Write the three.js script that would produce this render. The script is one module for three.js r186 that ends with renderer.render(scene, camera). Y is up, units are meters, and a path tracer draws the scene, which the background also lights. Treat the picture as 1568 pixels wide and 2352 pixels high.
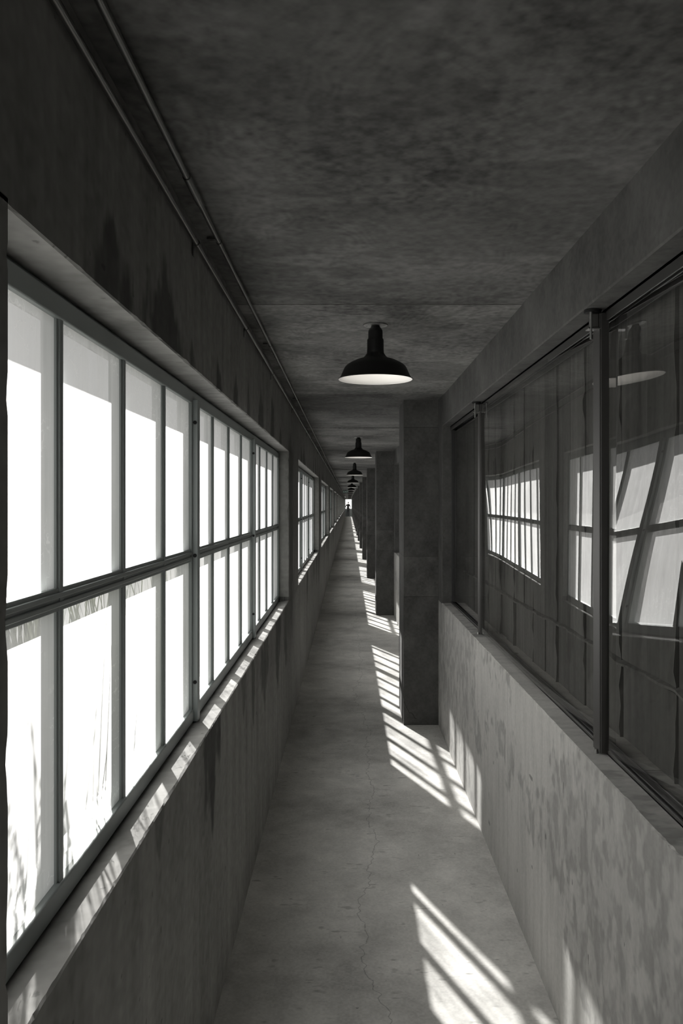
import * as THREE from 'three';
import { mergeGeometries, toCreasedNormals, mergeVertices } from 'three/addons/utils/BufferGeometryUtils.js';
import { RoundedBoxGeometry } from 'three/addons/geometries/RoundedBoxGeometry.js';
import { MarchingCubes } from 'three/addons/objects/MarchingCubes.js';
import { FontLoader } from 'three/addons/loaders/FontLoader.js';
import { TextGeometry } from 'three/addons/geometries/TextGeometry.js';

// ---------------------------------------------------------------- camera, sky, sun, exposure
// x across the corridor, y up, the corridor runs towards -z; d = -z is the distance down the corridor
const EYE = 1.6, F = 1990;
const scene = new THREE.Scene();
const camera = new THREE.PerspectiveCamera(2 * Math.atan(1176 / F) * 180 / Math.PI, 1568 / 2352, 0.05, 400);
camera.position.set(0, EYE, 0);
camera.setViewOffset(1568, 2352, -16, 20, 1568, 2352);   // shifted lens: uprights stay upright
camera.updateProjectionMatrix();
const renderer = new THREE.WebGLRenderer({ antialias: true });
renderer.toneMapping = THREE.LinearToneMapping;
renderer.toneMappingExposure = 1.0;
renderer.shadowMap.enabled = true;
scene.background = new THREE.Color().setRGB(0.55, 0.55, 0.545);          // even bright haze
const sun = new THREE.DirectionalLight(new THREE.Color().setRGB(1, 0.985, 0.955), 31.5);
const SUN = new THREE.Vector3(1, -1.35, 2.75);                          // the way the light travels: in from the left, towards the camera
sun.position.set(0, 1, -20).addScaledVector(SUN, -18);
sun.target.position.set(0, 1, -20);
sun.castShadow = true; sun.shadow.radius = 1;
Object.assign(sun.shadow.camera, { left: -70, right: 70, top: 40, bottom: -40, near: 1, far: 200 });
sun.shadow.mapSize.set(2048, 2048);
scene.add(sun, sun.target);

// ---------------------------------------------------------------- measures (metres)
const BAY = 6.12, BAYS = 17, END = 104.9, BACK = -1.3;      // the corridor runs from BACK (behind the camera) to END
const XL = -0.415, XG = -0.496, XO = -0.61;                  // left wall: inner face, glass, outer face
const XR = 0.649, XW = 0.812, XRO = 1.0;                    // right wall: inner face, board-marked wall behind the glass, outer face
const CEIL = 2.342, SILL = 0.922, HEAD = 1.962;
const WIN0 = 1.06, WIN1 = 6.05;                             // first window, from and to (d)
const RSILL = 0.908, RHEAD = 2.136;

// ---------------------------------------------------------------- helpers
let seed = 7;
const rnd = () => { seed = (Math.imul(seed, 1664525) + 1013904223) >>> 0; return seed / 4294967296; };
const taken = new Map();
function numbered(name) { const n = taken.get(name) || 0; taken.set(name, n + 1); return n ? `${name}_${String(n).padStart(3, '0')}` : name; }
function shade(o) { o.traverse((m) => { if (m.isMesh) { m.castShadow = true; m.receiveShadow = true; } }); return o; }
function obj(name, geometry, material, parent) {
  const m = new THREE.Mesh(geometry, material);
  m.name = parent ? name : numbered(name);
  m.castShadow = m.receiveShadow = true;
  (parent || scene).add(m);
  return m;
}
function thing(name, label, category, [x, y, z] = [0, 0, 0], group) {
  const o = new THREE.Group(); o.name = numbered(name); o.position.set(x, y, z); scene.add(o);
  o.userData = { label, category }; if (group) o.userData.group = group;
  return o;
}
function struct(name, label, category, [x, y, z] = [0, 0, 0]) {
  const o = new THREE.Group(); o.name = name; o.position.set(x, y, z); scene.add(o);
  o.userData = { kind: 'structure', label, category };
  return o;
}
// uv in metres by the way each face points: (d, y) on faces across x, (x, d) on level faces, (x, y) on faces across z
function boxUV(g, along = false) {
  g = g.index ? g.toNonIndexed() : g;
  if (!g.attributes.normal) g.computeVertexNormals();
  const p = g.attributes.position, uv = new Float32Array(p.count * 2);
  const a = new THREE.Vector3(), b = new THREE.Vector3(), c = new THREE.Vector3();
  for (let i = 0; i < p.count; i += 3) {
    a.fromBufferAttribute(p, i); b.fromBufferAttribute(p, i + 1); c.fromBufferAttribute(p, i + 2);
    const n = b.clone().sub(a).cross(c.clone().sub(a)), ax = Math.abs(n.x), ay = Math.abs(n.y), az = Math.abs(n.z);
    for (let k = 0; k < 3; k++) {
      const x = p.getX(i + k), y = p.getY(i + k), d = -p.getZ(i + k);
      const [u, v] = ax >= ay && ax >= az ? [d, y] : ay >= az ? (along ? [d, x + 0.35] : [x, d]) : [x, y];
      uv[2 * (i + k)] = u; uv[2 * (i + k) + 1] = v;
    }
  }
  g.setAttribute('uv', new THREE.BufferAttribute(uv, 2));
  return g;
}
// a box from x0..x1, y0..y1 and distance d0..d1, edges rounded when r > 0
function bx(x0, x1, y0, y1, d0, d1, r = 0) {
  const w = x1 - x0, h = y1 - y0, l = d1 - d0;
  const g = r > 0 ? new RoundedBoxGeometry(w, h, l, 2, Math.min(r, w / 2.01, h / 2.01, l / 2.01)) : new THREE.BoxGeometry(w, h, l);
  g.translate((x0 + x1) / 2, (y0 + y1) / 2, -(d0 + d1) / 2);
  return boxUV(g);
}
const strip = (g) => { for (const k of Object.keys(g.attributes)) if (!['position', 'normal', 'uv'].includes(k)) g.deleteAttribute(k); return g.index ? g.toNonIndexed() : g; };
const join = (...gs) => mergeGeometries(gs.map(strip));
// sweep: a closed outline (list of [p, q], counter-clockwise as seen against the way of the sweep) at each station; place(p, q, s) -> [x, y, z]
function sweep(stations, outline, place) {
  const pos = [], rings = stations.map((s) => outline(s).map(([p, q]) => place(p, q, s)));
  const n = rings[0].length, tri = (a, b, c) => pos.push(...a, ...b, ...c);
  for (let i = 0; i + 1 < rings.length; i++) for (let k = 0; k < n; k++) {
    const a = rings[i][k], b = rings[i][(k + 1) % n], c = rings[i + 1][(k + 1) % n], e = rings[i + 1][k];
    tri(a, b, c); tri(a, c, e);
  }
  for (const [r, turn] of [[rings[0], 1], [rings[rings.length - 1], 0]]) for (let k = 1; k + 1 < n; k++) turn ? tri(r[0], r[k + 1], r[k]) : tri(r[0], r[k], r[k + 1]);
  const g = new THREE.BufferGeometry();
  g.setAttribute('position', new THREE.BufferAttribute(new Float32Array(pos), 3));
  g.computeVertexNormals();
  return boxUV(g, true);
}

// ---------------------------------------------------------------- noise and textures
function hash(x, y, s) {
  let h = Math.imul(x, 374761393) ^ Math.imul(y, 668265263) ^ Math.imul(s, 974634521);
  h = Math.imul(h ^ (h >>> 13), 1274126177); h ^= h >>> 16;
  return (h >>> 0) / 4294967296;
}
function vn(x, y, px, py, s) {          // value noise that repeats after px, py cells
  const xi = Math.floor(x), yi = Math.floor(y), fx = x - xi, fy = y - yi;
  const u = fx * fx * (3 - 2 * fx), v = fy * fy * (3 - 2 * fy);
  const x0 = ((xi % px) + px) % px, x1 = (x0 + 1) % px, y0 = ((yi % py) + py) % py, y1 = (y0 + 1) % py;
  const a = hash(x0, y0, s), b = hash(x1, y0, s), c = hash(x0, y1, s), e = hash(x1, y1, s);
  return a + (b - a) * u + (c - a) * v + (a - b - c + e) * u * v;
}
function fbm(u, v, nx, ny, oct, s) {    // u, v in 0..1 over the texture; nx, ny cells of the coarsest octave
  let t = 0, a = 0.5, w = 0;
  for (let o = 0; o < oct; o++) { t += a * vn(u * nx, v * ny, nx, ny, s + o * 17); w += a; a *= 0.55; nx *= 2; ny *= 2; }
  return t / w;
}
const step = (a, b, x) => { const t = Math.min(1, Math.max(0, (x - a) / (b - a))); return t * t * (3 - 2 * t); };
const lin2s = (x) => x <= 0.0031308 ? 12.92 * x : 1.055 * Math.pow(x, 1 / 2.4) - 0.055;
const TINT = [1.0, 0.985, 0.945];
// f(u, v) -> linear grey; returns {map, bumpMap} that cover W x H metres
function texture(w, h, W, H, f, tint = TINT, rough) {
  const c = new Uint8Array(w * h * 4), b = new Uint8Array(w * h * 4);
  for (let j = 0; j < h; j++) for (let i = 0; i < w; i++) {
    const k = 4 * (j * w + i), g = Math.min(1, Math.max(0, f((i + 0.5) / w, (j + 0.5) / h)));
    for (let q = 0; q < 3; q++) c[k + q] = Math.round(255 * lin2s(Math.min(1, g * tint[q])));
    b[k] = b[k + 1] = b[k + 2] = Math.round(255 * Math.min(1, lin2s(g)));
    c[k + 3] = b[k + 3] = 255;
  }
  const make = (data, srgb) => {
    const t = new THREE.DataTexture(data, w, h); t.wrapS = t.wrapT = THREE.RepeatWrapping;
    t.magFilter = THREE.LinearFilter; t.minFilter = THREE.LinearMipmapLinearFilter; t.generateMipmaps = true;
    t.repeat.set(1 / W, 1 / H); if (srgb) t.colorSpace = THREE.SRGBColorSpace; t.needsUpdate = true; return t;
  };
  return { map: make(c, true), bumpMap: make(b, false) };
}
const concrete = (t, bumpScale, roughness = 0.88, extra = {}) => new THREE.MeshStandardMaterial({ ...t, bumpScale, roughness, ...extra });

// a ragged stain hanging from (or standing on) an edge; all in metres
function drip(d, y, [d0, width, from, len, dark, lean = 0], ragged, cloud) {
  const t = (from - y) / len;                          // 0 at the edge, 1 at the tip
  if (t < -0.05 || t > 1.5) return 1;
  const m = 1 - Math.abs(d - d0 - lean * t) / (0.62 * width) - 0.8 * Math.max(0, t) * Math.abs(t);
  return 1 - dark * step(0.22, 0.62, m + 1.1 * (ragged - 0.5) + 0.9 * (cloud - 0.5)) * (0.75 + 0.5 * cloud);
}
const LEFT_STAINS = [   // under the sill and above the window head of one bay: [d, width, edge height, length (minus: upward), darkness, lean]
  [2.62, 0.39, SILL, 0.34, 0.72, 0.02], [3.45, 0.18, SILL, 0.22, 0.49], [3.78, 0.14, SILL, 0.3, 0.54], [4.3, 0.41, SILL, 0.36, 0.54], [5.1, 0.57, SILL, 0.42, 0.57], [1.9, 0.11, SILL, 0.1, 0.34],
  [5.75, 0.46, SILL, 0.5, 0.54], [6.35, 0.53, SILL, 0.6, 0.47],
  [1.5, 0.25, HEAD, -0.16, 0.57], [1.95, 0.34, HEAD, -0.2, 0.61], [2.3, 0.11, HEAD, -0.09, 0.54], [2.75, 0.14, HEAD, -0.12, 0.61], [3.2, 0.18, HEAD, -0.15, 0.57], [3.6, 0.11, HEAD, -0.2, 0.47],
  [4.1, 0.23, HEAD, -0.2, 0.54], [4.75, 0.30, HEAD, -0.24, 0.57], [5.3, 0.23, HEAD, -0.12, 0.54],
];
const leftTex = texture(2048, 1024, BAY, 2.45, (u, v) => {
  const d = u * BAY, y = v * 2.45;
  const rag = fbm(u, v, 90, 10, 4, 91), cloud = fbm(u, v, 30, 16, 4, 95);
  let g = 0.3 * (0.62 + 0.5 * fbm(u, v, 8, 5, 5, 3) + 0.5 * (fbm(u, v, 120, 4, 4, 5) - 0.5) + 0.3 * (fbm(u, v, 240, 120, 2, 9) - 0.5));
  for (const s of LEFT_STAINS) {
    if (s[3] < 0) g *= drip(d, 2 * s[2] - y, [s[0], s[1], s[2], -s[3], s[4], 0], rag, cloud); else g *= drip(d, y, s, rag, cloud);
  }
  // the long dark stain on the pier past the window
  const dp = Math.min(Math.abs(d - 6.2), Math.abs(d + BAY - 6.2)) + 0.5 * (rag - 0.5) + 0.3 * (cloud - 0.5);
  const pier = step(0.34, 0.2, dp);
  const up = step(2.2, 2.0, y + 0.5 * dp) * step(0.45, 0.8, y);
  g *= 1 - 0.42 * pier * up;
  // pits
  const pit = vn(u * 220, v * 60, 220, 60, 33); if (pit > 0.965) g *= 0.62;
  return g;
});
const leftMat = concrete(leftTex, 0.0025);
const parapetTex = texture(2048, 512, 4.08, 1.0, (u, v) => {
  const d = u * 4.08, y = v;
  const big = fbm(u, v, 4, 2, 4, 11), mid = fbm(u, v, 20, 5, 4, 13), streak = fbm(u, v, 150, 5, 3, 15), flake = fbm(u, v, 110, 18, 3, 19);
  // a darker skin with a ragged outline, flaking away in upright flecks
  const skin = step(0.47, 0.54, big + 0.32 * (mid - 0.5) + 0.18 * (flake - 0.5) + 0.1 * (y - 0.45));
  let g = 0.5 * (0.9 + 0.24 * (mid - 0.5) + 0.26 * (streak - 0.5) + 0.16 * (fbm(u, v, 400, 100, 2, 23) - 0.5));
  g *= 1 - skin * (0.13 + 0.22 * step(0.4, 0.66, flake));
  const seam = Math.abs(d - 3.54 + 0.004 * (mid - 0.5)); if (seam < 0.004) g *= 0.74;
  const pit = vn(u * 120, v * 16, 120, 16, 37); if (pit > 0.972) g *= 0.5;
  return g;
});
const parapetMat = concrete(parapetTex, 0.003);
const floorTex = texture(640, 2048, 1.25, 4.0, (u, v) => {
  const x = u * 1.25, d = v * 4;
  const big = fbm(u, v, 3, 8, 5, 41), scuff = fbm(u, v, 24, 220, 3, 43), mott = fbm(u, v, 12, 40, 4, 47);
  let g = 0.72 * (0.78 + 0.6 * (big - 0.5) + 0.4 * (mott - 0.5) + 0.22 * fbm(u, v, 160, 512, 2, 49));
  g *= 1 - 0.34 * step(0.66, 0.84, scuff) * step(0.4, 0.65, mott);
  const crack = Math.abs(x - 0.1 + 0.16 * (vn(0.5, v * 6, 1, 6, 58) - 0.5) + 0.05 * (vn(0.5, v * 40, 1, 40, 51) - 0.5) + 0.02 * (vn(0.5, v * 160, 1, 160, 53) - 0.5));
  if (crack < 0.0016 && vn(0.5, v * 9, 1, 9, 55) > 0.35) g *= 0.6;
  const pit = vn(u * 90, v * 300, 90, 300, 57); if (pit > 0.984) g *= 0.45;
  return g;
});
const floorMat = concrete(floorTex, 0.0015, 0.8);
const ceilTex = texture(1024, 2048, 1.325, 2.65, (u, v) => {
  const warp = fbm(u, v, 4, 6, 4, 61), grain = Math.sin(2 * Math.PI * (u * 34 + 9 * warp + 3 * fbm(u, v, 10, 14, 3, 63)));
  const blot = fbm(u, v, 3, 4, 5, 65), fine = fbm(u, v, 60, 120, 3, 67);
  let g = 0.15 * (0.74 + 1.5 * (blot - 0.5) + 0.07 * grain * step(0.4, 0.6, fbm(u, v, 6, 9, 3, 69)) + 0.75 * (fine - 0.45));
  g *= 0.82 + 0.34 * step(0.47, 0.56, fbm(u, v, 3, 9, 5, 71));
  g *= 1 + 0.25 * step(0.06, 0.0, Math.min(v, 1 - v)) * (fbm(u, v, 6, 60, 3, 73) - 0.35);
  return g;
});
const ceilMats = [1, 0.84, 1.32, 1.14].map((k) => concrete(ceilTex, 0.003, 0.9, { color: new THREE.Color().setRGB(k, k, k) }));
const columnTex = texture(1024, 1024, 1.2, 2.4, (u, v) => {
  const big = fbm(u, v, 4, 6, 5, 73), fine = fbm(u, v, 90, 180, 3, 77), mid = fbm(u, v, 14, 24, 4, 79);
  let g = 0.105 * (0.8 + 0.7 * (big - 0.5) + 0.6 * (mid - 0.5) + 0.4 * (fine - 0.45));
  const pit = vn(u * 90, v * 160, 90, 160, 81); if (pit > 0.98) g *= 0.55;
  return g;
});
const columnMats = [1, 0.93, 1.06, 0.9].map((k) => concrete(columnTex, 0.003, 0.9, { color: new THREE.Color().setRGB(k, k, k) }));
const boardTex = texture(1024, 1024, 2.4, 2.4, (u, v) => {
  const streak = fbm(u, v, 90, 3, 4, 83), big = fbm(u, v, 5, 4, 4, 85), fine = fbm(u, v, 200, 100, 2, 87);
  return 0.13 * (0.75 + 0.8 * (streak - 0.45) + 0.5 * (big - 0.45) + 0.25 * (fine - 0.5));
});
const boardMats = [1, 0.88, 1.1, 0.8].map((k) => concrete(boardTex, 0.003, 0.92, { color: new THREE.Color().setRGB(k, k, k) }));
const soilTex = texture(512, 512, 4, 4, (u, v) => 0.07 * (0.7 + 0.6 * fbm(u, v, 6, 6, 5, 93)));

const paint = (r, g, b, roughness = 0.5, metalness = 0, o = {}) => new THREE.MeshStandardMaterial({ color: new THREE.Color().setRGB(r, g, b), roughness, metalness, ...o });
const DUST = 0.84;
const M = {
  frame: paint(0.32, 0.35, 0.345, 0.45), bead: paint(0.26, 0.285, 0.275, 0.45), hole: paint(0.02, 0.02, 0.02, 0.9),
  dark: paint(0.02, 0.02, 0.02, 0.5), black: paint(0.006, 0.006, 0.006, 0.55), steel: paint(0.35, 0.35, 0.34, 0.35, 1), track: paint(0.09, 0.088, 0.085, 0.35, 0.6),
  post: paint(0.045, 0.043, 0.041, 0.5), galv: paint(0.42, 0.42, 0.41, 0.42, 0.8), conduit: paint(0.24, 0.238, 0.23, 0.26, 0.85), enamel: paint(0.85, 0.83, 0.8, 0.35),
};
// dusty window glass: the film of dirt scatters part of the light, the rest goes straight through
const dust = (() => {
  const w = 512, h = 1024, c = new Uint8Array(w * h * 4);
  for (let j = 0; j < h; j++) for (let i = 0; i < w; i++) {
    const u = i / w, v = j / h, k = 4 * (j * w + i);
    const wipe = fbm(u, v, 40, 3, 4, 101), cloud = fbm(u, v, 5, 8, 4, 103), fib = Math.abs(fbm(u, v, 36, 52, 3, 105) - 0.5);
    const r = DUST + 0.16 * (cloud - 0.5) + 0.2 * (wipe - 0.5) + 0.12 * step(0.03, 0.0, fib) * step(0.48, 0.6, cloud);
    c[k] = c[k + 1] = c[k + 2] = Math.round(255 * Math.min(1, Math.max(0, r))); c[k + 3] = 255;
  }
  const t = new THREE.DataTexture(c, w, h); t.wrapS = t.wrapT = THREE.RepeatWrapping; t.magFilter = THREE.LinearFilter; t.needsUpdate = true;
  t.repeat.set(1 / 1.1, 1 / 1.3);
  return t;
})();
M.pane = new THREE.MeshPhysicalMaterial({ color: new THREE.Color().setRGB(0.93, 0.93, 0.925), transmission: 1, thickness: 0, roughness: 1, roughnessMap: dust, ior: 1.5, specularIntensity: 0.3, side: THREE.DoubleSide });
M.glass = new THREE.MeshPhysicalMaterial({ color: new THREE.Color().setRGB(0.86, 0.86, 0.85), transmission: 1, thickness: 0, roughness: 0.0, ior: 1.7, side: THREE.DoubleSide });

// ---------------------------------------------------------------- the setting: floor
const chip = (t, s, k) => Math.max(0, vn(t * 60, 0.5, 4096, 1, s) - 0.72) * k + Math.max(0, vn(t * 9, 0.5, 4096, 1, s + 5) - 0.78) * k * 1.6;
const stations = (a, b, fineTo, fine, coarse) => { const s = []; for (let t = a; t < b - 1e-6; t += t >= -0.1 && t < fineTo ? fine : coarse) s.push(t); s.push(b); return s; };
const floor = struct('floor', 'grey concrete corridor floor with scuffs and cross joints', 'floor');
{
  const joints = [BACK, 10.6, 22.85, 35.1, 47.3, 59.6, 71.8, 84.0, END];
  for (let k = 0; k + 1 < joints.length; k++) obj('floor_slab', bx(XO, XRO, -0.16, 0, joints[k] + 0.005, joints[k + 1] - 0.005, 0.004), floorMat, floor);
  obj('joint_bed', bx(XO + 0.01, XRO - 0.01, -0.2, -0.012, BACK, END), M.hole, floor);
}
// ---------------------------------------------------------------- ceiling: form panels under a slab
const ceiling = struct('ceiling', 'dark concrete ceiling with plywood form panels', 'ceiling');
obj('slab', bx(XO - 0.02, XRO + 0.02, CEIL + 0.018, CEIL + 0.25, BACK - 0.1, END + 0.2), columnMats[0], ceiling);
for (let d = 3.24 - 2.65 * 2, k = 2; d < END; d += 2.65, k++)
  obj('ceiling_panel', bx(XO + 0.1, XRO - 0.1, CEIL + [0, 0.003, -0.002, 0.002][k % 4], CEIL + 0.02, Math.max(d, BACK) + 0.0012, Math.min(d + 2.65, END) - 0.0012), ceilMats[[1, 1, 2, 1, 3, 0, 2][(k - 2) % 7]], ceiling);

// ---------------------------------------------------------------- left wall: sill wall, head beam, piers between the windows
const wallLeft = struct('wall_left', 'stained concrete wall with a row of windows', 'wall');
const placeD = (x, y, d) => [x, y, -d];
obj('sill_wall', sweep(stations(BACK, END, 7, 0.0125, 0.5), (d) => {
  const c = 0.003 + chip(d, 201, 0.011), e = 0.003 + chip(d, 301, 0.012);
  return [[XO, -0.02], [XL, -0.02], [XL, SILL - c], [XL - e, SILL], [XO, SILL - 0.02]];
}, placeD), leftMat, wallLeft);
obj('head_beam', sweep(stations(BACK, END, 7, 0.03, 0.5), (d) => {
  const c = 0.003 + chip(d, 401, 0.008);
  return [[XO, HEAD], [XL - c, HEAD], [XL, HEAD + c], [XL, CEIL + 0.01], [XO, CEIL + 0.01]];
}, placeD), leftMat, wallLeft);
const pierSpan = (k) => [Math.max(BACK, WIN1 + (k - 1) * BAY), Math.min(END, WIN0 + k * BAY)];   // pier before window k
for (let k = -1; k <= BAYS; k++) {
  const [a, b] = pierSpan(k); if (b <= a) continue;
  const near = k >= 0 && k <= 1;
  const g = near ? sweep(Array.from({ length: 61 }, (_, i) => SILL - 0.01 + (HEAD - SILL + 0.02) * i / 60), (y) => {
    const c = 0.004 + chip(y * 1.3, 501 + k, 0.03), e = 0.004 + chip(y, 601 + k, 0.02);
    return [[XO, a], [XL - e, a], [XL, a + e], [XL, b - c], [XL - c, b], [XO, b]].reverse();
  }, (x, d, y) => [x, y, -d]) : bx(XO, XL, SILL - 0.01, HEAD + 0.01, a, b);
  obj('pier', g, leftMat, wallLeft);
}
// ---------------------------------------------------------------- left windows: steel sashes, three sections of four lights each side of a mid rail
const PITCH = (WIN1 - WIN0) / 3, LIGHT = PITCH / 4;
const MID0 = 1.417, MID1 = 1.457, BOT = SILL + 0.037, TOP = 1.912;
const upperPane = new THREE.PlaneGeometry(LIGHT - 0.006, TOP - MID1 + 0.016), lowerPane = new THREE.PlaneGeometry(LIGHT - 0.006, MID0 - BOT + 0.016);
for (const [g, y] of [[upperPane, 0.7], [lowerPane, 0]]) {
  const uv = g.attributes.uv, p = g.attributes.position;
  for (let i = 0; i < uv.count; i++) uv.setXY(i, p.getX(i), p.getY(i) + y);
  g.rotateY(Math.PI / 2);
}
const paneVariants = [upperPane, lowerPane].map((g) => Array.from({ length: 4 }, (_, k) => { const c = g.clone(), uv = c.attributes.uv; for (let i = 0; i < uv.count; i++) uv.setX(i, uv.getX(i) + 0.31 * k + 0.13); return c; }));
const L0 = 0, at0 = WIN1;                                     // window geometry is written with its far end at d = 0
const wb = (x0, x1, y0, y1, d0, d1, r = 0.002) => bx(x0, x1, y0, y1, d0, d1, r);
const barGeos = join(bx(-0.522, -0.488, BOT - 0.004, TOP + 0.004, -0.009, 0.009, 0.002), bx(-0.5, -0.4915, BOT - 0.004, TOP + 0.004, -0.016, 0.016, 0.001));
const postGeo = join(bx(-0.535, -0.470, SILL - 0.004, TOP + 0.012, -0.02, 0.02, 0.002), bx(-0.522, -0.486, SILL, TOP + 0.012, -0.032, 0.032, 0.002));
const LW = WIN1 - WIN0;
const bottomRail = join(bx(-0.522, -0.483, SILL - 0.003, BOT, -LW, 0, 0.004), bx(-0.56, -0.515, SILL - 0.01, BOT - 0.012, -LW, 0, 0.002));
const topRail = join(bx(-0.524, -0.485, TOP, HEAD - 0.012, -LW, 0, 0.003), bx(-0.53, -0.5, HEAD - 0.02, HEAD + 0.002, -LW, 0));
const midRail = join(bx(-0.52, -0.490, MID0, MID1, -LW, 0, 0.002), bx(-0.518, -0.486, MID0 + 0.008, MID0 + 0.017, -LW, 0, 0.002), bx(-0.518, -0.486, MID1 - 0.017, MID1 - 0.008, -LW, 0, 0.002));
const stile = join(bx(-0.524, -0.485, SILL, HEAD - 0.012, -0.024, 0, 0.003));
const stileNear = stile.clone().translate(0, 0, LW - 0.024);
const screwGeo = new THREE.CylinderGeometry(0.006, 0.006, 0.006, 12).rotateX(Math.PI / 2);
function makeWindow(k) {
  const w = struct(`window_${k + 2}`, `steel-framed window of dusty panes in bay ${k + 1} of the left wall`, 'window', [0, 0, -(WIN1 + k * BAY)]);
  obj('bottom_rail', bottomRail, M.frame, w); obj('top_rail', topRail, M.frame, w); obj('middle_rail', midRail, M.frame, w);
  obj('stile', stile, M.frame, w); obj('stile', stileNear, M.frame, w);
  for (let s = 0; s < 3; s++) {
    if (s) {
      const p = obj('post', postGeo, M.frame, w); p.position.z = s * PITCH;
      for (const y of [SILL + 0.12, MID1 - 0.02, TOP - 0.06]) { const h = obj('screw_hole', screwGeo, M.hole, p); h.position.set(-0.4785, y, 0.0195); }
    }
    for (let i = 0; i < 4; i++) {
      const z = s * PITCH + i * LIGHT;
      if (i) { const b = obj('glazing_bar', barGeos, M.frame, w); b.position.z = z; }
      const v = Math.abs(k * 5 + s * 3 + i * 7) % 4;
      const a = obj('pane', paneVariants[0][v], M.pane, w); a.position.set(XG, (TOP + MID1) / 2, z + LIGHT / 2);
      const c = obj('pane', paneVariants[1][(v + 1) % 4], M.pane, w); c.position.set(XG, (BOT + MID0) / 2, z + LIGHT / 2);
    }
  }
  return w;
}
for (let k = 0; k < BAYS; k++) if (WIN1 + k * BAY < END) makeWindow(k);

// ---------------------------------------------------------------- right wall: sill wall, head beam, piers, board-marked wall behind the glass
const wallRight = struct('wall_right', 'mottled concrete sill wall with a board-marked wall behind glass', 'wall');
obj('sill_wall', sweep(stations(BACK, END, 7, 0.0125, 0.5), (d) => {
  const c = 0.003 + chip(d, 701, 0.012), e = 0.003 + chip(d, 801, 0.012);
  return [[XR, -0.02], [XW + 0.05, -0.02], [XW + 0.05, RSILL], [XR + e, RSILL], [XR, RSILL - c]];
}, placeD), parapetMat, wallRight);
obj('head_beam', sweep([BACK, END], () => [[XR, RHEAD + 0.004], [XR + 0.004, RHEAD], [XW + 0.05, RHEAD], [XW + 0.05, CEIL + 0.01], [XR, CEIL + 0.01]], placeD), columnMats[1], wallRight);
obj('outer_wall', bx(XW + 0.012, XRO, -0.05, CEIL + 0.01, BACK, END), boardMats[3], wallRight);
const JAMB1 = 6.02, JAMB0 = 0.84;                              // a bay's opening on the right, from and to
for (let k = -1; k <= BAYS; k++) {
  const a = JAMB1 + (k - 1) * BAY, b = Math.min(END, JAMB0 + k * BAY);
  if (b > a && b > BACK) obj('pier', bx(XR, XW + 0.02, RSILL - 0.01, RHEAD + 0.01, Math.max(a, BACK), b, 0.004), columnMats[k & 1], wallRight);
}
{
  const lift = 1.133;
  for (let d = JAMB0 - 0.1, i = 0; d < JAMB1 + 0.05; i++) {
    const w = 0.165 + 0.06 * hash(i, 3, 5);
    for (const [y0, y1, s] of [[RSILL - 0.03, lift - 0.006, 0], [lift + 0.006, RHEAD + 0.02, 1]])
      obj('board_mark', bx(XW - 0.006 + 0.009 * hash(i, s, 7), XW + 0.02, y0, y1, d + 0.001, d + w - 0.001, 0.002), boardMats[Math.floor(4 * hash(i, s, 11))], wallRight);
    // ragged fins of grout that ran out between the boards
    const fin = sweep(Array.from({ length: 41 }, (_, q) => RSILL + (RHEAD - RSILL) * q / 40), (y) => {
      const o = 0.004 + 0.014 * Math.max(0, vn(y * 16, i, 64, 64, 901) - 0.35);
      return [[XW + 0.01, d - 0.004], [XW - o, d - 0.0015], [XW - o, d + 0.0015], [XW + 0.01, d + 0.004]].reverse();
    }, (x, dd, y) => [x, y, -dd]);
    if (i % 2) obj('grout_fin', fin, boardMats[2], wallRight);
    d += w;
  }
  const ridge = sweep(stations(JAMB0, JAMB1, 7, 0.03, 0.03), (d) => {
    const o = 0.006 + 0.016 * vn(d * 14, 0.5, 256, 1, 911), q = 0.012 * (vn(d * 9, 0.5, 256, 1, 913) - 0.5);
    return [[XW + 0.01, lift - 0.01 + q], [XW - o, lift - 0.004 + q], [XW - o, lift + 0.003 + q], [XW + 0.01, lift + 0.012 + q]].reverse();
  }, placeD);
  obj('grout_ridge', ridge, boardMats[2], wallRight);
}
// ---------------------------------------------------------------- right glazing: large bowed sheets in a top and a bottom track
function sheet(d0, d1, y0, y1, X, nd, ny) {
  const g = new THREE.PlaneGeometry(1, 1, nd, ny); { const ix = g.index.array; for (let i = 0; i < ix.length; i += 3) { const t = ix[i]; ix[i] = ix[i + 1]; ix[i + 1] = t; } }
  const p = g.attributes.position, n = g.attributes.normal, e = 1e-4;
  for (let i = 0; i < p.count; i++) {
    const d = d0 + (d1 - d0) * (p.getX(i) + 0.5), y = y0 + (y1 - y0) * (p.getY(i) + 0.5);
    const sd = (X(d + e, y) - X(d - e, y)) / (2 * e), sy = (X(d, y + e) - X(d, y - e)) / (2 * e);
    const v = new THREE.Vector3(-1, sy, -sd).normalize();   // x = X(d, y), d = -z
    p.setXYZ(i, X(d, y), y, -d); n.setXYZ(i, v.x, v.y, v.z);
  }
  return g;
}
const POST1 = 2.38, POST2 = 4.56, GY0 = RSILL + 0.012, GY1 = RHEAD - 0.02;
const bowB = (d, y) => { const t = Math.max(0, 4.0 - d); return 0.696 + 0.014 * t * t * t + 0.0006 * Math.sin(5.2 * d + 2.4 * y) + 0.0007 * Math.sin(3.1 * y - 1.5 * d); };
const bowA = (d, y) => { const t = Math.max(-0.62, d - 2.25), s = 0.088 - 0.085 * (y - 1.5); return 0.723 - s * (t < -0.3 ? -0.3 + (t + 0.3) * (1 + (t + 0.3) / 0.64) : t) * 1.0 + 0.0009 * Math.sin(11 * y + 3 * d); };
const flat = (d, y) => 0.728 + 0.0004 * Math.sin(4 * d + 3 * y);
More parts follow.
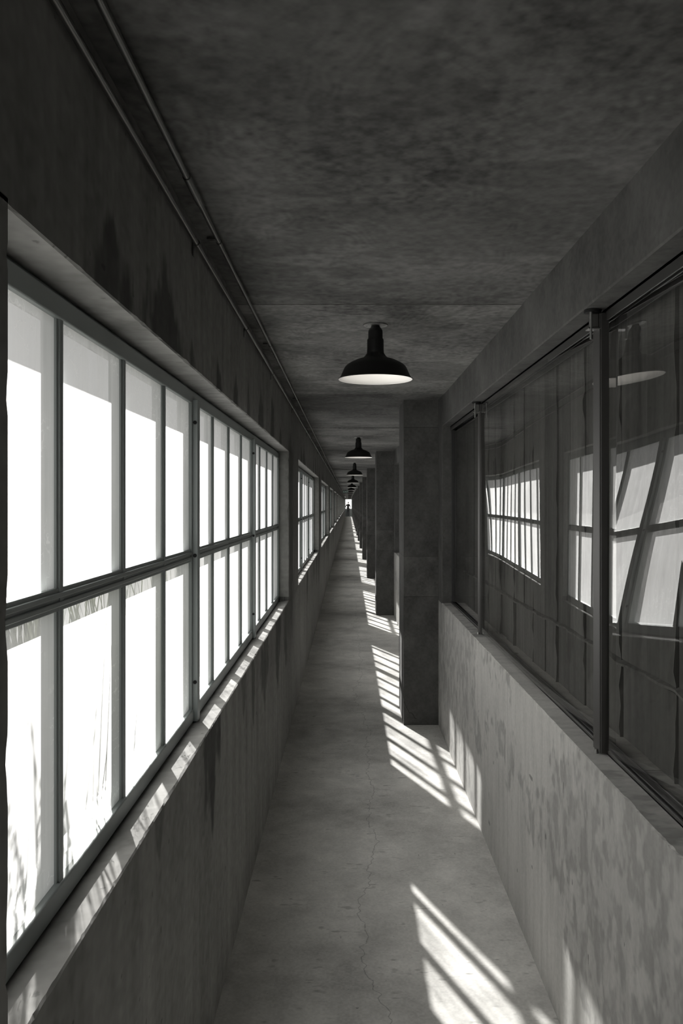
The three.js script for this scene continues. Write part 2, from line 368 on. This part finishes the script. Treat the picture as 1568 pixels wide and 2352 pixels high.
const trackLow = (a, b) => join(bx(0.712, 0.753, RSILL - 0.002, RSILL + 0.004, a, b), bx(0.712, 0.716, RSILL, RSILL + 0.012, a, b, 0.001), bx(0.728, 0.731, RSILL, RSILL + 0.010, a, b, 0.001), bx(0.749, 0.753, RSILL, RSILL + 0.012, a, b, 0.001));
const trackHigh = (a, b) => join(bx(0.708, 0.760, RHEAD - 0.008, RHEAD + 0.002, a, b), bx(0.708, 0.712, RHEAD - 0.034, RHEAD, a, b, 0.001), bx(0.728, 0.732, RHEAD - 0.03, RHEAD, a, b, 0.001), bx(0.756, 0.760, RHEAD - 0.034, RHEAD, a, b, 0.001));
function glazing(k) {
  const w = struct(`window_${BAYS + 3 + k}`, `tall bowed glass sheets in dark tracks in bay ${k + 1} of the right wall`, 'window', [0, 0, -k * BAY]);
  obj('bottom_track', trackLow(JAMB0, JAMB1), M.track, w); obj('top_track', trackHigh(JAMB0, JAMB1), M.track, w);
  obj('pane', sheet(JAMB0 + 0.02, POST1 + 0.002, GY0, GY1, k ? flat : bowA, 60, 40), M.glass, w);
  obj('pane', sheet(POST1 + 0.05, POST2 + 0.03, GY0, GY1, k ? flat : bowB, 80, 40), M.glass, w);
  obj('pane', sheet(POST2 + 0.04, JAMB1 - 0.01, GY0, GY1, flat, 8, 8), M.glass, w);
  obj('jamb_channel', bx(0.716, 0.75, RSILL, RHEAD, JAMB1 - 0.02, JAMB1, 0.002), M.dark, w);
  for (const d of [POST1, POST2]) {
    const p = obj('post', join(bx(0.690, 0.704, RSILL + 0.004, RHEAD - 0.012, d + 0.003, d + 0.066, 0.003), bx(0.694, 0.716, RSILL + 0.004, RHEAD - 0.012, d, d + 0.02, 0.002)), M.post, w);
    const b = obj('roller_bracket', join(bx(0.668, 0.69, RHEAD - 0.052, RHEAD - 0.012, d + 0.006, d + 0.032, 0.003), bx(0.66, 0.694, RHEAD - 0.056, RHEAD - 0.052, d + 0.002, d + 0.036, 0.001)), M.steel, p);
    obj('cap', boxUV(new THREE.CylinderGeometry(0.024, 0.024, 0.008, 20).translate(0.676, RHEAD - 0.005, -(d + 0.02))), M.black, p);
    obj('rod', boxUV(new THREE.CylinderGeometry(0.0035, 0.0035, 0.075, 10).translate(0.667, RHEAD - 0.047, -(d + 0.004))), M.galv, p);
    obj('foot_screw', boxUV(new THREE.CylinderGeometry(0.005, 0.006, 0.012, 10).translate(0.686, RSILL + 0.006, -(d + 0.02))), M.steel, p);
  }
}
for (let k = 0; k < 3; k++) glazing(k);

// ---------------------------------------------------------------- end of the corridor and the wall behind the camera
const wallEnd = struct('wall_end', 'dark wall closing the far end of the corridor', 'wall');
obj('left_jamb', bx(XO, -0.40, 0, CEIL + 0.01, END, END + 0.2), leftMat, wallEnd);
obj('right_jamb', bx(0.42, XRO, 0, CEIL + 0.01, END, END + 0.2), leftMat, wallEnd);
obj('lintel', bx(-0.40, 0.42, 2.12, CEIL + 0.01, END, END + 0.2), leftMat, wallEnd);
const door = struct('door_1', 'grey door with one large clear window at the corridor end', 'door', [0, 0, -END]);
obj('panel', bx(-0.40, 0.42, 0, 0.96, 0.04, 0.09, 0.004), M.frame, door);
obj('stile', bx(-0.40, -0.365, 0.96, 2.12, 0.04, 0.09, 0.004), M.frame, door);
obj('stile', bx(0.36, 0.42, 0.96, 2.12, 0.04, 0.09, 0.004), M.frame, door);
obj('top_rail', bx(-0.365, 0.36, 2.07, 2.12, 0.04, 0.09, 0.004), M.frame, door);
obj('pane', boxUV(new THREE.PlaneGeometry(0.735, 1.12).translate(0, 1.515, -0.065)), M.pane, door);
obj('handle', join(bx(0.37, 0.385, 1.0, 1.014, -0.02, 0.04, 0.003), bx(0.29, 0.385, 1.0, 1.014, -0.03, -0.016, 0.004)), M.steel, door);
const wallBack = struct('wall_back', 'concrete wall behind the camera', 'wall');
obj('wall_face', bx(XO, XRO, -0.1, CEIL + 0.1, BACK - 0.2, BACK), columnMats[0], wallBack);

const ORD = ['first', 'second', 'third', 'fourth', 'fifth', 'sixth', 'seventh', 'eighth', 'ninth', 'tenth', 'eleventh', 'twelfth', 'thirteenth', 'fourteenth', 'fifteenth', 'sixteenth', 'seventeenth'];
// ---------------------------------------------------------------- columns along the right wall
const COL0 = 6.25, COLX = 0.398;
const lifts = [[0, 0.9262], [0.9268, 1.2162], [1.2168, 2.1492], [2.1498, CEIL + 0.004]];
function makeColumn() {
  const c = thing('concrete_column', 'tall dark concrete column standing against the mottled sill wall', 'column', [0, 0, -COL0], 'concrete columns along the right wall');
  lifts.forEach(([y0, y1], i) => obj('concrete_lift', bx(COLX, XR + 0.012, y0, y1, 0, 0.56, 0.0022), columnMats[(i + 1) % 4], c));
  return c;
}
const column = makeColumn();
column.userData.label = 'tall concrete column with a cracked foot beside the nearest glazed bay';
delete column.userData.group;
{ // hairline crack at the foot
  const pts = [[0.402, 0.17], [0.415, 0.135], [0.428, 0.11], [0.44, 0.085], [0.452, 0.09], [0.468, 0.072], [0.478, 0.05], [0.49, 0.045]].map(([x, y]) => new THREE.Vector3(x, y, 0.0004));
  const g = new THREE.TubeGeometry(new THREE.CatmullRomCurve3(pts, false, 'catmullrom', 0.1), 40, 0.0016, 5);
  obj('crack', g, M.hole, column);
}
for (let k = 1; k < 16; k++) {
  const c = column.clone(); c.remove(c.getObjectByName('crack')); c.name = numbered('concrete_column'); c.position.z = -(COL0 + k * BAY); scene.add(c);
  c.userData = { label: `${ORD[k]} dark concrete column counting on from the one with the cracked foot`, category: 'column', group: 'concrete columns along the right wall' };
}

// ---------------------------------------------------------------- lamps
function lathe(pts, n = 64) { return new THREE.LatheGeometry(pts.map(([r, h]) => new THREE.Vector2(r, -h)), n); }
const shadeOut = [[0.0352, 0.117], [0.037, 0.121], [0.041, 0.127], [0.047, 0.134], [0.054, 0.139], [0.066, 0.1425], [0.08, 0.147], [0.094, 0.1535], [0.107, 0.1605], [0.118, 0.1675], [0.126, 0.1755], [0.131, 0.184], [0.137, 0.198], [0.1425, 0.211], [0.147, 0.2195], [0.1515, 0.2235], [0.1545, 0.2255], [0.1548, 0.2272]];
const shadeIn = shadeOut.map(([r, h]) => [r - 0.0016, h + 0.0012]).reverse();
const neckPts = [[0.012, 0], [0.017, 0.001], [0.0175, 0.006], [0.0205, 0.012], [0.0225, 0.015], [0.0265, 0.0185], [0.0275, 0.022], [0.0295, 0.025], [0.030, 0.03], [0.030, 0.058], [0.0335, 0.061], [0.0345, 0.066], [0.0345, 0.1], [0.0355, 0.118], [0.03, 0.119]];
function makeLamp(label) {
  const l = thing('ceiling_lamp', label, 'lamp', [0.112, CEIL, 0]);
  const plate = new THREE.Shape(); plate.absarc(0, 0, 0.05, 0, 2 * Math.PI);
  for (const [x, y] of [[0.037, 0.012], [-0.036, -0.014], [0.02, -0.03], [-0.03, 0.024]]) { const h = new THREE.Path(); h.absarc(x, y, 0.0042, 0, 2 * Math.PI, true); plate.holes.push(h); }
  obj('mounting_plate', new THREE.ExtrudeGeometry(plate, { depth: 0.003, bevelEnabled: false, curveSegments: 32 }).rotateX(Math.PI / 2).translate(0, -0.001, 0), M.galv, l);
  obj('plate_backing', new THREE.CylinderGeometry(0.047, 0.052, 0.002, 32).translate(0, -0.0005, 0), M.black, l);
  obj('neck', lathe(neckPts, 40), M.black, l);
  const s = obj('shade', toCreasedNormals(strip(lathe(shadeOut)), 0.6), M.black, l);
  obj('reflector', lathe(shadeIn), M.enamel, s);
  obj('rim', new THREE.TorusGeometry(0.1545, 0.0016, 8, 64).rotateX(Math.PI / 2).translate(0, -0.2268, 0), M.black, s);
  obj('bulb', lathe([[0.0001, 0.2], [0.012, 0.198], [0.02, 0.192], [0.024, 0.182], [0.022, 0.172], [0.015, 0.16], [0.012, 0.145], [0.012, 0.122]], 24), M.bulb, l);
  return l;
}
M.bulb = new THREE.MeshStandardMaterial({ color: 0xffffff, roughness: 0.4, emissive: new THREE.Color().setRGB(1, 0.97, 0.92), emissiveIntensity: 1.5 });
const LAMP0 = 3.6, LAMPS = 17;
const lamp0 = makeLamp('black bell-shaped ceiling lamp with lit white inside, between camera and nearest column');
lamp0.position.z = -LAMP0;
for (let k = 0; k < LAMPS; k++) {
  let l = lamp0;
  if (k) {
    l = lamp0.clone(); l.name = numbered('ceiling_lamp'); l.position.z = -(LAMP0 + k * BAY); scene.add(l);
    l.userData = { label: k < 16 ? `black bell-shaped ceiling lamp between the ${ORD[k - 1]} and ${ORD[k]} concrete columns` : 'black bell-shaped ceiling lamp past the last column before the end door', category: 'lamp', group: 'ceiling lamps down the corridor' };
  }
  if (k > 9) continue;
  const p = new THREE.PointLight(new THREE.Color().setRGB(1, 0.975, 0.94), 0.022); p.name = `lamp_glow_${k}`;
  p.castShadow = true; p.shadow.radius = 1; p.position.set(0.112, CEIL - 0.182, -(LAMP0 + k * BAY)); scene.add(p);
}

// ---------------------------------------------------------------- conduits along the top of the left wall
function rod(x, y, d0, d1, r, n = 14) { return new THREE.CylinderGeometry(r, r, d1 - d0, n).rotateX(Math.PI / 2).translate(x, y, -(d0 + d1) / 2); }
const clampGeo = (x, y, d, r, toWall) => toWall
  ? join(boxUV(rod(x, y, d - 0.008, d + 0.008, r + 0.0018)), bx(XL + 0.002, XL + 0.0045, y - 0.034, y, d - 0.008, d + 0.008))
  : join(boxUV(rod(x, y, d - 0.008, d + 0.008, r + 0.0018)), bx(x - 0.034, x, CEIL - 0.006, CEIL - 0.003, d - 0.008, d + 0.008));
const c1 = thing('conduit_pipe', 'grey steel conduit clamped to the left wall just under the ceiling', 'pipe');
const PX1 = XL + 0.0125, PY1 = EYE + 0.690, PX2 = -0.3605, PY2 = CEIL - 0.0135;
obj('pipe', rod(PX1, PY1, BACK, END, 0.0074), M.conduit, c1);
for (const d of [2.3, 3.42, 4.6, 6.3, 8.5, 11.6, 14.7, 17.8, 20.9]) obj('clamp', clampGeo(PX1, PY1, d, 0.0074, true), M.conduit, c1);
obj('coupling', rod(PX1, PY1, 9.2, 9.26, 0.0096), M.conduit, c1);
const c2 = thing('conduit_pipe', 'grey steel conduit with coupling fixed to the ceiling beside the wall', 'pipe');
obj('pipe', rod(PX2, PY2, 2.09, END, 0.0068), M.conduit, c2);
obj('pipe', rod(PX2, PY2, BACK, 1.95, 0.0076), M.conduit, c2);
obj('coupling', rod(PX2, PY2, 1.93, 2.1, 0.0096), M.conduit, c2);
for (const d of [2.42, 4.0, 6.1, 9.0, 12.1, 15.2]) obj('clamp', clampGeo(PX2, PY2, d, 0.0068, false), M.conduit, c2);

// ---------------------------------------------------------------- exit sign
{
  const font = await new FontLoader().loadAsync('fonts/droid/droid_sans_bold.typeface.json');
  const s = thing('exit_sign', 'small EXIT sign with pale green letters hanging from the ceiling', 'sign', [-0.145, CEIL - 0.2, -47.6]);
  obj('housing', bx(-0.155, 0.155, 0, 0.19, 0, 0.05, 0.006), paint(0.06, 0.068, 0.063, 0.5), s);
  obj('hanger', bx(-0.03, 0.03, 0.185, 0.2, 0.01, 0.04), M.dark, s);
  const g = new TextGeometry('EXIT', { font, size: 0.1, depth: 0.004, curveSegments: 4 }); g.computeBoundingBox();
  const b = g.boundingBox; g.translate(-(b.min.x + b.max.x) / 2, 0.095 - (b.min.y + b.max.y) / 2, 0.0);
  obj('letters', g, new THREE.MeshStandardMaterial({ color: new THREE.Color().setRGB(0.3, 0.38, 0.35), roughness: 0.6, emissive: new THREE.Color().setRGB(0.1, 0.135, 0.12), emissiveIntensity: 0.5 }), s);
}

// ---------------------------------------------------------------- person standing at the far end
{
  const cap = (p, a, b, ra, rb) => {
    const ax = a[0], ay = a[1], az = a[2], bxx = b[0] - ax, by = b[1] - ay, bz = b[2] - az, px = p[0] - ax, py = p[1] - ay, pz = p[2] - az;
    const h = Math.min(1, Math.max(0, (px * bxx + py * by + pz * bz) / (bxx * bxx + by * by + bz * bz)));
    return Math.hypot(px - bxx * h, py - by * h, pz - bz * h) - (ra + (rb - ra) * h);
  };
  const smin = (a, b, k) => { const h = Math.max(k - Math.abs(a - b), 0) / k; return Math.min(a, b) - h * h * k * 0.25; };
  function meshField(field, lo, size, res) {
    const mc = new MarchingCubes(res, new THREE.MeshBasicMaterial(), false, false, 200000), half = res / 2;
    for (let k = 0; k < res; k++) for (let j = 0; j < res; j++) for (let i = 0; i < res; i++)
      mc.field[i + j * res + k * res * res] = -field([lo[0] + size * i / res, lo[1] + size * j / res, lo[2] + size * k / res]);
    mc.isolation = 0; mc.update();
    const n = mc.count, p = new Float32Array(mc.positionArray.slice(0, 3 * n)), g = new THREE.BufferGeometry();
    for (let i = 0; i < n; i++) for (let q = 0; q < 3; q++) p[3 * i + q] = lo[q] + size * (p[3 * i + q] + 1) / 2;
    g.setAttribute('position', new THREE.BufferAttribute(p, 3));
    const m = mergeVertices(g, 1e-5); m.computeVertexNormals();
    return m;
  }
  // standing with weight on one leg, hands at the waist, right elbow out
  const J = { hipL: [-0.085, 0.95, 0], hipR: [0.085, 0.95, 0], kneeL: [-0.1, 0.5, 0.03], kneeR: [0.09, 0.5, 0.015], ankL: [-0.1, 0.09, -0.01], ankR: [0.1, 0.09, -0.02], toeL: [-0.12, 0.035, 0.15], toeR: [0.13, 0.035, 0.14],
    pel: [0, 0.98, 0], waist: [0, 1.12, 0.01], chest: [0, 1.34, 0], neck: [0.015, 1.5, -0.005], head: [0.03, 1.66, 0.02], shL: [-0.185, 1.43, 0], shR: [0.19, 1.43, 0], elL: [-0.29, 1.18, -0.04], elR: [0.25, 1.17, -0.03], wrL: [-0.17, 1.03, 0.14], wrR: [0.2, 0.98, 0.12] };
  const body = (p) => {
    let d = cap(p, J.pel, J.waist, 0.135, 0.125); d = smin(d, cap(p, J.waist, J.chest, 0.125, 0.14), 0.1);
    d = smin(d, cap(p, [-0.09, 1.38, 0], [0.09, 1.38, 0], 0.1, 0.1), 0.08); d = smin(d, cap(p, J.chest, J.neck, 0.08, 0.058), 0.06);
    for (const s of ['L', 'R']) {
      d = smin(d, cap(p, J['hip' + s], J['knee' + s], 0.095, 0.064), 0.05); d = smin(d, cap(p, J['knee' + s], J['ank' + s], 0.062, 0.046), 0.03);
      d = smin(d, cap(p, J['ank' + s], J['toe' + s], 0.048, 0.034), 0.03);
      d = smin(d, cap(p, [J['sh' + s][0] * 0.7, 1.42, 0], J['sh' + s], 0.075, 0.066), 0.05); d = smin(d, cap(p, J['sh' + s], J['el' + s], 0.062, 0.048), 0.03); d = smin(d, cap(p, J['el' + s], J['wr' + s], 0.046, 0.032), 0.02);
    }
    return d;
  };
  const head = (p) => {
    const [x, y, z] = J.head;
    let d = Math.hypot((p[0] - x) / 0.078, (p[1] - y - 0.03) / 0.1, (p[2] - z + 0.012) / 0.096) * 0.09 - 0.09;
    d = smin(d, cap(p, [x, y - 0.045, z + 0.03], [x, y - 0.078, z + 0.052], 0.05, 0.032), 0.04);
    d = smin(d, cap(p, [x, y + 0.01, z + 0.085], [x, y - 0.02, z + 0.1], 0.011, 0.016), 0.012);
    for (const s of [-1, 1]) { d = smin(d, cap(p, [x + s * 0.079, y + 0.02, z - 0.01], [x + s * 0.077, y - 0.025, z - 0.005], 0.012, 0.009), 0.008); d = Math.max(d, -(Math.hypot(p[0] - x - s * 0.031, p[1] - y - 0.022, p[2] - z - 0.098) - 0.014)); }
    d = Math.max(d, -(cap(p, [x - 0.02, y - 0.052, z + 0.091], [x + 0.02, y - 0.052, z + 0.091], 0.004, 0.004)));
    return smin(d, cap(p, J.neck, [x, y - 0.06, z - 0.01], 0.056, 0.052), 0.03);
  };
  const hand = (w, s) => (p) => {
    let d = cap(p, w, [w[0] + s * 0.02, w[1] - 0.035, w[2] + 0.055], 0.03, 0.034);
    for (let f = 0; f < 4; f++) {
      const L = [0.036, 0.04, 0.038, 0.03][f], b = [w[0] + s * 0.02 + (f - 1.5) * 0.019, w[1] - 0.05, w[2] + 0.08], m = [b[0], b[1] - L * 0.6, b[2] + L * 0.7], e = [m[0] + s * 0.004, m[1] - L * 0.9, m[2] - L * 0.1];
      d = Math.min(smin(d, cap(p, b, m, 0.0095, 0.009), 0.006), cap(p, m, e, 0.009, 0.0075));
    }
    return smin(d, cap(p, [w[0] - s * 0.02, w[1] - 0.02, w[2] + 0.03], [w[0] - s * 0.05, w[1] - 0.05, w[2] + 0.06], 0.012, 0.009), 0.008);
  };
  const gs = [meshField(body, [-0.95, -0.05, -0.95], 1.9, 120), meshField(head, [-0.13, 1.46, -0.14], 0.34, 72), meshField(hand(J.wrL, 1), [J.wrL[0] - 0.12, J.wrL[1] - 0.17, J.wrL[2] - 0.06], 0.24, 64), meshField(hand(J.wrR, -1), [J.wrR[0] - 0.12, J.wrR[1] - 0.17, J.wrR[2] - 0.06], 0.24, 64)];
  gs.forEach((g, i) => {
    const n = g.attributes.position.count, c = new Float32Array(3 * n);
    for (let k = 0; k < n; k++) {
      const y = g.attributes.position.getY(k);
      const col = i ? [0.12, 0.09, 0.07] : y > 1.5 ? [0.12, 0.09, 0.07] : y > 0.93 ? [0.012, 0.012, 0.012] : y > 0.1 ? [0.05, 0.052, 0.058] : [0.015, 0.014, 0.013];
      c.set(col, 3 * k);
    }
    g.setAttribute('color', new THREE.BufferAttribute(c, 3));
  });
  const p = thing('person', 'person in a dark jacket and grey trousers standing before the end window', 'person', [-0.05, 0, -101.2]);
  p.rotation.y = 0.25;
  obj('body', mergeGeometries(gs), new THREE.MeshStandardMaterial({ vertexColors: true, roughness: 0.85 }), p);
  const hair = (q) => { const [x, y, z] = J.head; return Math.max(Math.hypot((q[0] - x) / 0.083, (q[1] - y - 0.038) / 0.102, (q[2] - z + 0.018) / 0.1) * 0.09 - 0.09, -(q[1] - y - 0.03 + 0.35 * (z - q[2] + 0.02))); };
  obj('hair', meshField(hair, [-0.13, 1.5, -0.14], 0.34, 56), paint(0.01, 0.009, 0.008, 0.8), p);
}

// ---------------------------------------------------------------- outside: ground and tall grass by the first window
const ground = obj('ground', boxUV(new THREE.BoxGeometry(60, 0.2, 190).translate(-30 + XO + 0.02, -0.13, -60)), new THREE.MeshStandardMaterial({ map: soilTex.map, roughness: 0.95 }));
ground.userData = { kind: 'structure', label: 'dark grassy ground outside the windows', category: 'ground' };
{
  const leaf = new THREE.MeshPhysicalMaterial({ color: new THREE.Color().setRGB(0.14, 0.15, 0.11), roughness: 0.9, transmission: 0.3, thickness: 0, side: THREE.DoubleSide });
  const labels = ['tall grass clump seen as soft shadows through the lower panes by the jamb', 'leaning grass clump shadowed on the second lower pane', 'thin grass clump behind the third lower pane'];
  [[-0.83, 2.1, 1.72, 420, 0.14], [-0.86, 3.25, 1.58, 90, 0.1], [-0.9, 4.3, 1.5, 36, 0.1]].forEach(([x, d, h, n, sp], q) => {
    const gs = [];
    for (let i = 0; i < n; i++) {
      const hh = h * (0.7 + 0.3 * rnd()), a = rnd() * 6.28, lean = 0.1 + 0.3 * rnd(), w = 0.009 + 0.011 * rnd(), bx0 = (rnd() - 0.5) * sp * 1.4, bz0 = (rnd() - 0.5) * sp * 4;
      const g = new THREE.PlaneGeometry(w, 1, 1, 7), p = g.attributes.position, tw = rnd() * 3;
      for (let k = 0; k < p.count; k++) {
        const t = p.getY(k) + 0.5, s = p.getX(k) * (1 - 0.85 * t * t);
        p.setXYZ(k, bx0 + Math.cos(tw) * s + 0.35 * Math.cos(a) * lean * t * t * hh, t * hh * (1 - 0.12 * lean * t), bz0 + Math.sin(tw) * s + Math.abs(Math.sin(a)) * lean * t * t * hh * 1.4 - 0.1);
      }
      g.computeVertexNormals(); gs.push(strip(g));
    }
    const t = thing('grass_clump', labels[q], 'grass', [x, -0.03, -d], 'grass outside the first window');
    obj('blades', mergeGeometries(gs), leaf, t);
  });
}
renderer.render(scene, camera);
